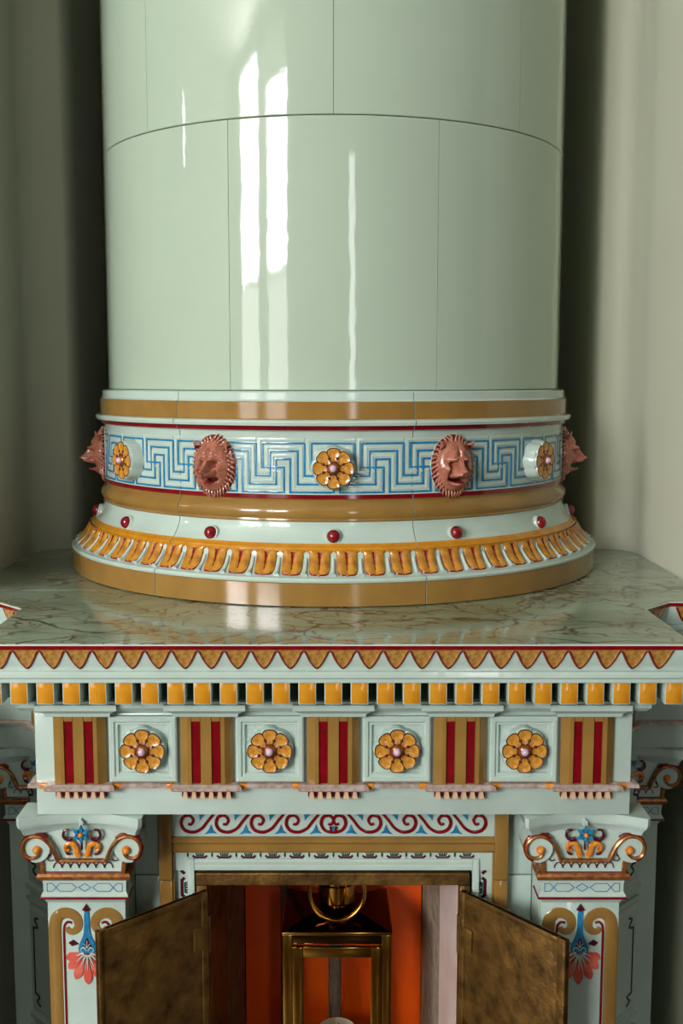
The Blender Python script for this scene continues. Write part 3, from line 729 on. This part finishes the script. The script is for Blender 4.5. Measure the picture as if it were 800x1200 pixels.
    # flower and double scroll in the middle of the capital
    for k in range(6):
        a = PI / 2 + PI / 3 * k
        pt = [(0, 0.0012), (0.0032, 0.0050), (0, 0.0108), (-0.0032, 0.0050)]
        q = [(x * math.cos(a - PI / 2) - y * math.sin(a - PI / 2), 0.9735 + x * math.sin(a - PI / 2) + y * math.cos(a - PI / 2)) for x, y in pt]
        g = G().plate(q, 0, 0.0028, 'blue', 0.35); sub('flower_petal', g, -0.5050, False)
    g = dome(0.0030, 0.0038, 'orange_glaze', 14, 5); g.v = [(v[0], v[1] - 0.5070, v[2] + 0.9735) for v in g.v]; sub('flower_eye', g, 0, True, fn=False)
    g = G().ribbon([(0, 0.9690), (0, 0.9560)], 0.0011, 0.002, 'ink_red'); sub('stem', g, -0.5030)
    g = G().plate([(-0.0025, 0.9815), (0.0025, 0.9815), (0.0025, 0.9878), (0, 0.990), (-0.0025, 0.9878)], -0.004, 0.0025, 'pale_glaze', 0.2); sub('bud', g, -0.5020, False)
    for s in (-1, 1):
        w_ = smooth_path([(s * 0.0040, 0.9480), (s * 0.0062, 0.9530), (s * 0.0075, 0.9590), (s * 0.0120, 0.9625), (s * 0.0170, 0.9600), (s * 0.0172, 0.9555), (s * 0.0138, 0.9548)], 4)
        g = G().ribbon(w_, taper(len(w_), 0.0034, 0.0019), 0.0035, 'orange_glaze'); sub('scroll', g, -0.5005)
        w_ = smooth_path([(s * 0.0180, 0.9540), (s * 0.0160, 0.9505), (s * 0.0125, 0.9500)], 4)
        g = G().ribbon(w_, 0.0013, 0.0015, 'ink_red'); sub('leaf_tip', g, -0.5005)
        w_ = smooth_path([(s * 0.0095, 0.9680), (s * 0.0150, 0.9665), (s * 0.0195, 0.9705), (s * 0.0180, 0.9765), (s * 0.0130, 0.9775)], 4)
        g = G().ribbon(w_, taper(len(w_), 0.0022, 0.0010), 0.002, 'ink_red'); sub('side_leaf', g, -0.5020)
    # neck: gold bar, key band, red line
    def ring_(prof, m_, name):
        g = G().sweep([(-0.042, -0.470), (-0.042, -0.4935), (0.042, -0.4935), (0.042, -0.470)], prof, m_); sub(name, g, 0, 0.5, fn=False)
    ring_([(-0.004, 0.9290), (0.0045, 0.9290), (0.0068, 0.9275), (0.0078, 0.9245), (0.0068, 0.9210), (0.0050, 0.9195), (-0.004, 0.9195)], 'gold_lustre', 'gold_bar')
    ring_([(-0.004, 0.9196), (0.0030, 0.9190), (0.0022, 0.9140), (0.0022, 0.9060), (0.0045, 0.9020), (0.0045, 0.9005), (-0.004, 0.9005)], 'pale_glaze', 'neck_band')
    ring_([(-0.004, 0.9008), (0.0052, 0.9008), (0.0058, 0.8996), (0.0050, 0.8982), (-0.004, 0.8982)], 'red', 'red_ring')
    ring_([(-0.004, 0.8984), (0.0030, 0.8984), (0.0012, 0.8960), (-0.0005, 0.8925), (-0.004, 0.8925)], 'pale_glaze', 'neck_fillet')
    za, zb = 0.9060, 0.9150; zc = (za + zb) / 2
    lines = [[(0, za), (0.0065, zc), (0, zb), (-0.0065, zc), (0, za)]]
    for s in (-1, 1):
        lines += [[(s * 0.0140, za), (s * 0.0085, zc), (s * 0.0140, zb), (s * 0.0265, zb), (s * 0.0345, za), (s * 0.0400, za), (s * 0.0400, zb), (s * 0.0345, zb), (s * 0.0265, za), (s * 0.0140, za)]]
    g = G()
    for l_ in lines: g.ribbon(l_, 0.00045, 0.0005, 'blue')
    sub('key_lines', g, -0.4957, kind='stuff')
    # shaft: gold scroll border, red inner line, palmette
    if not full: return P
    for s in (-1, 1):
        sp = [(0.0343, 0.10), (0.0343, 0.60), (0.0343, 0.80), (0.0343, 0.855), (0.0340, 0.8650), (0.0318, 0.8735), (0.0255, 0.8785), (0.0180, 0.8785), (0.0115, 0.8745), (0.0090, 0.8685), (0.0098, 0.8620), (0.0145, 0.8580), (0.0195, 0.8590), (0.0215, 0.8630)]
        body_ = [(s * a, b) for a, b in sp[:4]]; curl = smooth_path([(s * a, b) for a, b in sp[3:]], 5)
        pts_ = body_ + curl[1:]; ws = [0.0077] * 4 + [0.0077 - 0.0047 * (i / (len(curl) - 1)) ** 1.5 for i in range(1, len(curl))]
        g = G().ribbon(pts_, ws, 0.0016, 'ochre'); sub('scroll_border', g, -0.4898)
        rl = [(0.0250, 0.10), (0.0250, 0.60), (0.0250, 0.855)] + smooth_path([(0.0250, 0.8575), (0.0240, 0.8650), (0.0205, 0.8690), (0.0160, 0.8680)], 4)
        g = G().ribbon([(s * a, b) for a, b in rl], 0.0014, 0.0016, 'red'); sub('red_line', g, -0.4898)
        tail = [(s * 0.0085, 0.8440), (s * 0.0150, 0.8490), (s * 0.0205, 0.8455), (s * 0.0165, 0.8415)]
        g = G().plate(tail, 0, 0.0014, 'ink_red', 0.1); sub('side_leaf', g, -0.4898, False)
    drop = smooth_path([(0, 0.8890), (0.0022, 0.8840), (0.0030, 0.8700), (0.0038, 0.8560), (0.0085, 0.8440), (0.0100, 0.8370), (0.0070, 0.8325), (0, 0.8335)], 4)
    dp = drop + [(-a, b) for a, b in drop[::-1][1:-1]]
    g = G().plate(dp, 0, 0.0020, 'blue', 0.06); sub('palmette_bud', g, -0.4898, 0.4)
    g = G().plate([(-0.0048, 0.8830), (0, 0.8900), (0.0048, 0.8830), (0, 0.8812)], 0, 0.0026, 'ink_red', 0.1); sub('bud_tip', g, -0.4898, False)
    g = G().plate([(0, 0.8535), (0.0052, 0.8420), (0, 0.8400), (-0.0052, 0.8420)], 0, 0.0026, 'ink_red', 0.15); sub('bud_heart', g, -0.4900, False)
    for s in (-1, 0, 1):
        g = G().ribbon([(0, 0.8405), (s * 0.0034, 0.8455 + (0.003 if s == 0 else 0))], 0.0005, 0.001, 'pale_glaze'); sub('bud_vein', g, -0.4922)
    for s in (-1, 1):
        g = G().ribbon(smooth_path([(s * 0.0008, 0.8370), (s * 0.0035, 0.8405), (s * 0.0068, 0.8385), (s * 0.0060, 0.8355)], 4), 0.0006, 0.001, 'pale_glaze'); sub('bud_curl', g, -0.4918)
    for k in range(-3, 4):
        a = -PI / 2 + k * 0.40; ln = (0.0390, 0.0360, 0.0300, 0.0255)[abs(k)]; wv = 0.0052
        pt = smooth_path([(0, 0.0), (wv * 0.55, ln * 0.45), (wv, ln * 0.72), (wv * 0.7, ln * 0.90), (0, ln)], 3)
        pt = pt + [(-x, y) for x, y in pt[::-1][1:-1]]
        q = [(x * math.sin(-a) * 1 + y * math.cos(a), 0.8360 + y * math.sin(a) + x * math.cos(a)) for x, y in pt]
        g = G().plate(q, 0, 0.0022 - 0.0002 * abs(k), 'shell_red', 0.12); sub('shell_lobe', g, -0.4898, 0.3)
    for k in range(-3, 4):
        a = -PI / 2 + k * 0.40; ln = (0.021, 0.019, 0.016, 0.013)[abs(k)]
        g = G().ribbon([(0.004 * math.cos(a), 0.8360 + 0.004 * math.sin(a)), (ln * math.cos(a), 0.8360 + ln * math.sin(a))], [0.0013, 0.0003], 0.0010, 'pale_glaze'); sub('shell_rib', g, -0.4920)
    return P
for s in (-1, 1):
    make_pilaster(s * 0.2655, 0, s)
    make_pilaster(s * 0.368, 0.2125, s, False)

# tile panels on the splayed faces between front and wing
def splay(s):
    a = Vector((0.305, -0.358)); b = Vector((0.4005, -0.2625)); mid = (a + b) / 2
    M = T(s * mid.x, mid.y, 0) @ RZ(s * PI / 4)
    for zt in (0.975, 0.800, 0.625, 0.45):
        zb = zt - 0.17
        g = G(); lv = [(0.060, 0.0, 0.002), (0.060, -0.004, 0.002), (0.054, -0.0045, 0.008), (0.050, -0.0015, 0.012), (0.046, -0.0015, 0.016), (0.042, -0.0035, 0.020)]
        vs = []
        for h, y, dz in lv: vs += [(-h, y, zb + dz), (h, y, zb + dz), (h, y, zt - dz), (-h, y, zt - dz)]
        fs = [(i * 4 + k, i * 4 + (k + 1) % 4, (i + 1) * 4 + (k + 1) % 4, (i + 1) * 4 + k) for i in range(len(lv) - 1) for k in range(4)]
        fs.append(tuple(range(len(lv) * 4 - 4, len(lv) * 4))); g.add(vs, fs, 'pale_glaze')
        p = add('side_tile', g.mesh('side_tile', smooth=0.25), body, M)
        for q in (-1, 1):
            x0 = q * 0.036
            path = smooth_path([(x0 - q * 0.012, zt - 0.026), (x0 - q * 0.004, zt - 0.030), (x0 - q * 0.010, zt - 0.038), (x0, zt - 0.042)], 4) + [(x0, zb + 0.042)] + smooth_path([(x0, zb + 0.040), (x0 - q * 0.010, zb + 0.038), (x0 - q * 0.004, zb + 0.030), (x0 - q * 0.012, zb + 0.026)], 4)
            add('tile_line', G().ribbon(path, 0.0017, 0.001, 'black_line').mesh('tile_line', fn=FRONT(-0.0033)), p, M)
    # striped block above, in the frieze zone
    a = Vector((0.311, -0.359)); b = Vector((0.3775, -0.2925)); mid = (a + b) / 2
    M = T(s * mid.x, mid.y, 0) @ RZ(s * PI / 4)
    o = add('triglyph', G().box(-0.027, 0.027, -0.008, 0.002, 1.0315, 1.1045, 'ochre').mesh('triglyph', bevel=0.003), body, M)
    for q in (-1, 1): add('groove', G().box(q * 0.0105 - 0.004, q * 0.0105 + 0.004, -0.0086, -0.006, 1.033, 1.099, 'red').mesh('groove'), o, M)
    add('bar', G().box(-0.031, 0.031, -0.0120, 0.0, 1.0243, 1.0318, 'silver_lustre').mesh('bar', bevel=0.002), o, M)
for s in (-1, 1): splay(s)

# ------------------------------------------------------------------ door surround
sur = add('door_surround', G().box(-0.1785, 0.1785, -0.4440, -0.4302, 0.9060, 0.9946, 'pale_glaze').mesh('door_surround'), body)
YS = -0.444
for s in (-1, 1):
    x0, x1 = sorted((s * 0.1545, s * 0.1785)); box('side_plate', sur, x0, x1, -0.4400, -0.4302, 0.50, 0.9058, 'pale_glaze', 0.0006)
    x0, x1 = sorted((s * 0.1785, s * 0.1935)); box('gold_frame', sur, x0, x1, -0.4520, -0.4302, 0.898, 0.9946, 'ochre', 0.0015)
    box('gold_frame', sur, x0, x1, -0.4500, -0.4302, 0.50, 0.8965, 'ochre', 0.0015)
    x0, x1 = sorted((s * 0.1945, s * 0.2225)); box('recess_tile', sur, x0, x1, -0.4360, -0.4302, 0.8975, 0.9940, 'pale_glaze', 0.0015)
    box('recess_tile', sur, x0, x1, -0.4360, -0.4302, 0.60, 0.8962, 'pale_glaze', 0.0015)
    x0, x1 = sorted((s * 0.1765, s * 0.1785)); box('gold_edge', sur, x0, x1, -0.4475, -0.4440, 0.50, 0.9268, 'ochre', 0.0006)
    x0, x1 = sorted((s * 0.1545, s * 0.1625)); box('pale_fillet', sur, x0, x1, -0.4465, -0.4400, 0.50, 0.9200, 'pale_glaze', 0.0015)
add('gold_moulding', G().sweep([(-0.1784, YS), (0.1784, YS)], [(-0.002, 0.9455), (0.0035, 0.9455), (0.0060, 0.9435), (0.0060, 0.9405), (0.0040, 0.9380), (0.0040, 0.9300), (0.0025, 0.9275), (-0.002, 0.9272)], 'ochre').mesh('gold_moulding', smooth=0.4), sur)
add('pale_moulding', G().sweep([(-0.1545, YS), (0.1545, YS)], [(-0.002, 0.9200), (0.0015, 0.9195), (0.0032, 0.9170), (0.0028, 0.9140), (0.0010, 0.9130), (0.0025, 0.9110), (0.0022, 0.9070), (-0.002, 0.9062)], 'pale_glaze').mesh('pale_moulding', smooth=0.4), sur)
# running scrolls, five to each side, mirrored in the middle
SC = 0.0388
for s in (-1, 1):
    for k in range(5):
        cx = 0.0070 + SC * k; cz = 0.9610
        pts = [(cx + 0.0310, cz + 0.0120), (cx + 0.0235, cz + 0.0030), (cx + 0.0165, cz - 0.0060), (cx + 0.0075, cz - 0.0105), (cx - 0.0020, cz - 0.0085), (cx - 0.0065, cz - 0.0010), (cx - 0.0040, cz + 0.0070), (cx + 0.0030, cz + 0.0085), (cx + 0.0070, cz + 0.0035), (cx + 0.0045, cz - 0.0015), (cx + 0.0010, cz - 0.0008)]
        if k == 0: pts = [(cx + 0.0105, cz - 0.0040)] + pts[3:]
        pts = [(2 * cx - a_, b_) for a_, b_ in pts]
        q = smooth_path([(s * a_, b_) for a_, b_ in pts], 5)
        g = G().ribbon(q, [max(0.0009, 0.0021 - 0.0010 * abs(i / len(q) - 0.45)) for i in range(len(q))], 0.0016, 'red')
        add('scroll', g.mesh('scroll', fn=FRONT(YS), smooth=0.8), sur)
        if k == 0: continue
        lf = [(cx - 0.0265, cz - 0.0015), (cx - 0.0290, cz - 0.0085), (cx - 0.0330, cz - 0.0120), (cx - 0.0260, cz - 0.0115), (cx - 0.0190, cz - 0.0130), (cx - 0.0235, cz - 0.0085)]
        add('blue_leaf', G().plate([(s * a_, b_) for a_, b_ in lf], 0, 0.0013, 'blue', 0.1).mesh('blue_leaf', fn=FRONT(YS)), sur)
        lf = [(cx - 0.0130, cz + 0.0125), (cx - 0.0225, cz + 0.0125), (cx - 0.0155, cz + 0.0055), (cx - 0.0140, cz + 0.0030)]
        add('blue_leaf', G().plate([(s * a_, b_) for a_, b_ in lf], 0, 0.0013, 'blue', 0.1).mesh('blue_leaf', fn=FRONT(YS)), sur)
add('blue_leaf', G().plate([(-0.0030, 0.9490), (0.0030, 0.9490), (0.0006, 0.9580), (-0.0006, 0.9580)], 0, 0.0013, 'blue', 0.1).mesh('blue_leaf', fn=FRONT(YS)), sur)
# small leaf border
DP = 0.0270
g = G().ribbon([(-0.0080, 0.0006), (-0.0060, -0.0016), (0.0060, -0.0016), (0.0080, 0.0006)], 0.0013, 0.0008, 'ink_red'); dash_me = g.mesh('dash', fn=FRONT(0))
g = G()
for k in range(-2, 3): g.ribbon([(k * 0.0016, 0.0002), (k * 0.0024, 0.0044)], [0.0009, 0.0004], 0.0008, 'dark_green')
fan_me = g.mesh('fan', fn=FRONT(0))
drop_me = G().plate([(0, -0.0034), (0.0012, -0.0005), (0.0007, 0.0030), (-0.0007, 0.0030), (-0.0012, -0.0005)], 0, 0.0008, 'dark_green', 0.2).mesh('drop', fn=FRONT(0))
def motif(M):
    d = add('border_dash', dash_me, sur, M); add('border_fan', fan_me, d, M, 'stuff')
for k in range(-6, 6):
    motif(T((k + 0.5) * DP, YS, 0.9228)); add('border_drop', drop_me, sur, T(k * DP, YS, 0.9238))
for s in (-1, 1):
    for k in range(3): motif(T(s * 0.1672, -0.4400, 0.912 - 0.028 * k) @ Matrix.Rotation(-s * PI / 2, 4, 'Y') @ Matrix.Scale(1.45, 4))
# brass door frame
fr = add('door_frame', G().box(-0.1525, 0.1515, -0.4490, -0.4300, 0.8905, 0.9045, 'bronze').mesh('door_frame', bevel=0.001), body)
for s in (-1, 1):
    x0, x1 = sorted((s * 0.1405, s * 0.1522)); box('frame_post', fr, x0, x1, -0.4490, -0.4300, 0.55, 0.8900, 'bronze', 0.001)

# ------------------------------------------------------------------ firebox
fb = add('firebox', G().box(-0.15, 0.15, -0.4295, -0.165, 0.535, 0.5495, 'soot').mesh('firebox'), body)
box('firebox_roof', fb, -0.15, 0.15, -0.4295, -0.165, 0.8960, 0.9055, 'soot')
cols = [(-0.118, -0.0705, 'fire_orange'), (-0.0700, -0.0620, 'mortar_strip'), (-0.0615, -0.0065, 'fire_orange'), (-0.0060, 0.0100, 'mortar_strip'), (0.0105, 0.0600, 'fire_orange'), (0.0605, 0.118, 'fire_orange')]
for x0, x1, m_ in cols:
    p = 0.0 if m_ == 'fire_orange' else 0.002
    box('lining_panel' if m_ == 'fire_orange' else 'mortar_strip', fb, x0, x1, -0.210 + p, -0.195, 0.5497, 0.8958, m_, 0.001)
for s in (-1, 1):
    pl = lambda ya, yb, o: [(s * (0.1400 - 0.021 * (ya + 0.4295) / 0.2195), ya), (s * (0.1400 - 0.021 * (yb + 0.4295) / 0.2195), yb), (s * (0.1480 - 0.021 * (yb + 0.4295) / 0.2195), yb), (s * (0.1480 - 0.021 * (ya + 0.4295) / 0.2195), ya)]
    add('cheek', G().prism(pl(-0.4290, -0.3300, 0), 0.5497, 0.8958, 'cheek_white' if s > 0 else 'bronze').mesh('cheek'), fb)  # left cheek browner than the right: its shade is put into the colour
    add('cheek', G().prism(pl(-0.3295, -0.2105, 0), 0.5497, 0.8958, 'mortar_strip' if s > 0 else 'cheek_shade').mesh('cheek'), fb)

# ------------------------------------------------------------------ fire doors
def door(s, hx, ox, oy):
    h = Vector((s * hx, -0.4505)); o = Vector((s * ox, oy)); d = o - h; L = d.length
    ang = math.atan2(d.y, d.x)
    M = T(h.x, h.y, 0) @ RZ(ang)          # local +x runs from the hinge to the free edge
    z0, z1 = 0.552, 0.8865
    D_ = add('fire_door', G().box(0.002, L, -0.0025, 0.0025, z0, z1, 'bronze').mesh('fire_door', bevel=0.0008, smooth=True), body, M)
    for (a, b, c, e) in ((L - 0.010, L, z0, z1), (0.002, 0.010, z0, z1), (0.010, L - 0.010, z1 - 0.006, z1), (0.010, L - 0.010, z0, z0 + 0.008)):
        if s < 0 and a == L - 0.010: a = L - 0.004
        box('rim', D_, a, b, -0.0040, 0.0040, c, e, 'bronze', 0.0008, M)
    for z in (0.835, 0.62):
        add('hinge_knuckle', G().tube([(0, 0, z - 0.022), (0, 0, z + 0.022)], 0.0035, 'bronze', 10).mesh('hinge_knuckle', smooth=0.6), D_, M)
        hp = box('hinge_leaf', D_, 0.0035, 0.022, (-0.0052 if s < 0 else 0.0030) , (-0.0030 if s < 0 else 0.0052), z - 0.013, z + 0.013, 'bronze', 0.0006, M)
        box('hinge_leaf', D_, 0.0035, 0.022, (0.0030 if s < 0 else -0.0052), (0.0052 if s < 0 else -0.0030), z - 0.013, z + 0.013, 'bronze', 0.0006, M)
door(-1, 0.1400, 0.2430, -0.5450)
door(1, 0.1410, 0.2365, -0.5630)

# ------------------------------------------------------------------ lantern
LX, LY, LW = 0.0045, -0.292, 0.0660
lan = thing('lantern', (LX, LY, 0.5497), 'square polished brass lantern with ring handle standing inside the firebox', 'lantern')
ML = T(LX, LY, 0)
ze = 0.7846
def lb(name, x0, x1, y0, y1, z0, z1, m, bevel=0.0008, par=None): return box(name, par or lan, x0, x1, y0, y1, z0, z1, m, bevel, ML)
lb('base', -LW - 0.002, LW + 0.002, -0.062, 0.062, 0.5500, 0.572, 'brass', 0.002)
DY = 0.059
for sx in (-1, 1):
    for sy in (-1, 1):
        x0, x1 = sorted((sx * (LW - 0.012), sx * LW)); y0, y1 = sorted((sy * (DY - 0.010), sy * DY))
        lb('corner_post', x0, x1, y0, y1, 0.572, ze - 0.004, 'brass')
lb('top_rail', -LW + 0.0008, LW - 0.0008, -DY + 0.0008, DY - 0.0008, ze - 0.016, ze - 0.004, 'dark_brass')
lb('eave', -LW - 0.001, LW + 0.001, -DY - 0.001, DY + 0.001, ze - 0.004, ze, 'brass')
g = G(); vs = []
for h, dd, z in ((LW, DY, ze), (0.030, 0.028, ze + 0.0085), (0.028, 0.026, ze + 0.0095)): vs += [(-h, -dd, z), (h, -dd, z), (h, dd, z), (-h, dd, z)]
g.add(vs, [(i * 4 + k, i * 4 + (k + 1) % 4, (i + 1) * 4 + (k + 1) % 4, (i + 1) * 4 + k) for i in range(2) for k in range(4)] + [(8, 9, 10, 11), (0, 3, 2, 1)], 'dark_brass')
add('roof', g.mesh('roof', bevel=0.0008), lan, ML)
# glazed door of the lantern
lb('door_stile', -LW + 0.012, -LW + 0.025, -DY - 0.003, -DY + 0.003, 0.576, ze - 0.018, 'brass')
lb('door_stile', LW - 0.025, LW - 0.012, -DY - 0.003, -DY + 0.003, 0.576, ze - 0.018, 'brass')
lb('door_rail', -LW + 0.025, LW - 0.025, -DY - 0.003, -DY + 0.003, ze - 0.031, ze - 0.018, 'brass')
lb('door_rail', -LW + 0.025, LW - 0.025, -DY - 0.003, -DY + 0.003, 0.576, 0.589, 'brass')
lb('pane', -LW + 0.025, LW - 0.025, -DY - 0.0008, -DY + 0.0008, 0.589, ze - 0.031, 'lantern_glass', 0)
lb('pane', -LW + 0.012, LW - 0.012, DY - 0.006, DY - 0.0045, 0.572, ze - 0.016, 'lantern_glass', 0)
for sx in (-1, 1):
    x0, x1 = sorted((sx * (LW - 0.006), sx * (LW - 0.0045))); lb('pane', x0, x1, -DY + 0.010, DY - 0.010, 0.572, ze - 0.016, 'lantern_glass', 0)
fy = 0.0
ch = G().lathe([(0.0001, ze + 0.066), (0.020, ze + 0.066), (0.0230, ze + 0.063), (0.0230, ze + 0.050), (0.0210, ze + 0.048), (0.0210, ze + 0.040), (0.0235, ze + 0.038), (0.0235, ze + 0.016), (0.0215, ze + 0.014), (0.013, ze + 0.0125), (0.012, ze + 0.010), (0.020, ze + 0.0085)], 'brass', n=40)
add('chimney', ch.mesh('chimney', smooth=0.5), lan, ML)
rr = 0.0335
pts = [(rr * math.sin(2 * PI * k / 48), -0.030 - 0.005 * (1 - math.cos(2 * PI * k / 48)), ze + 0.039 + rr * math.cos(2 * PI * k / 48)) for k in range(48)]
add('ring_handle', G().tube(pts, 0.0030, 'brass', 10, closed=True).mesh('ring_handle', smooth=True), lan, ML)
for sx in (-1, 1):
    add('handle_lug', G().tube([(sx * 0.018, -0.012, ze + 0.056), (sx * 0.0285, -0.0305, ze + 0.056)], 0.0028, 'brass', 8).mesh('handle_lug', smooth=0.6), lan, ML)
can = thing('candle', (LX, LY + 0.002, 0.5722), 'cream wax pillar candle inside the brass lantern', 'candle')
add('wax', G().lathe([(0.0001, 0.622), (0.020, 0.622), (0.0235, 0.624), (0.025, 0.621), (0.025, 0.5722), (0.0001, 0.5722)], 'wax', n=32).mesh('wax', smooth=0.6), can, T(LX, LY + 0.002, 0))
add('wick', G().tube([(0, 0, 0.621), (0.0005, 0, 0.626), (0.002, 0, 0.630)], 0.0008, 'soot', 6).mesh('wick'), can, T(LX, LY + 0.002, 0))
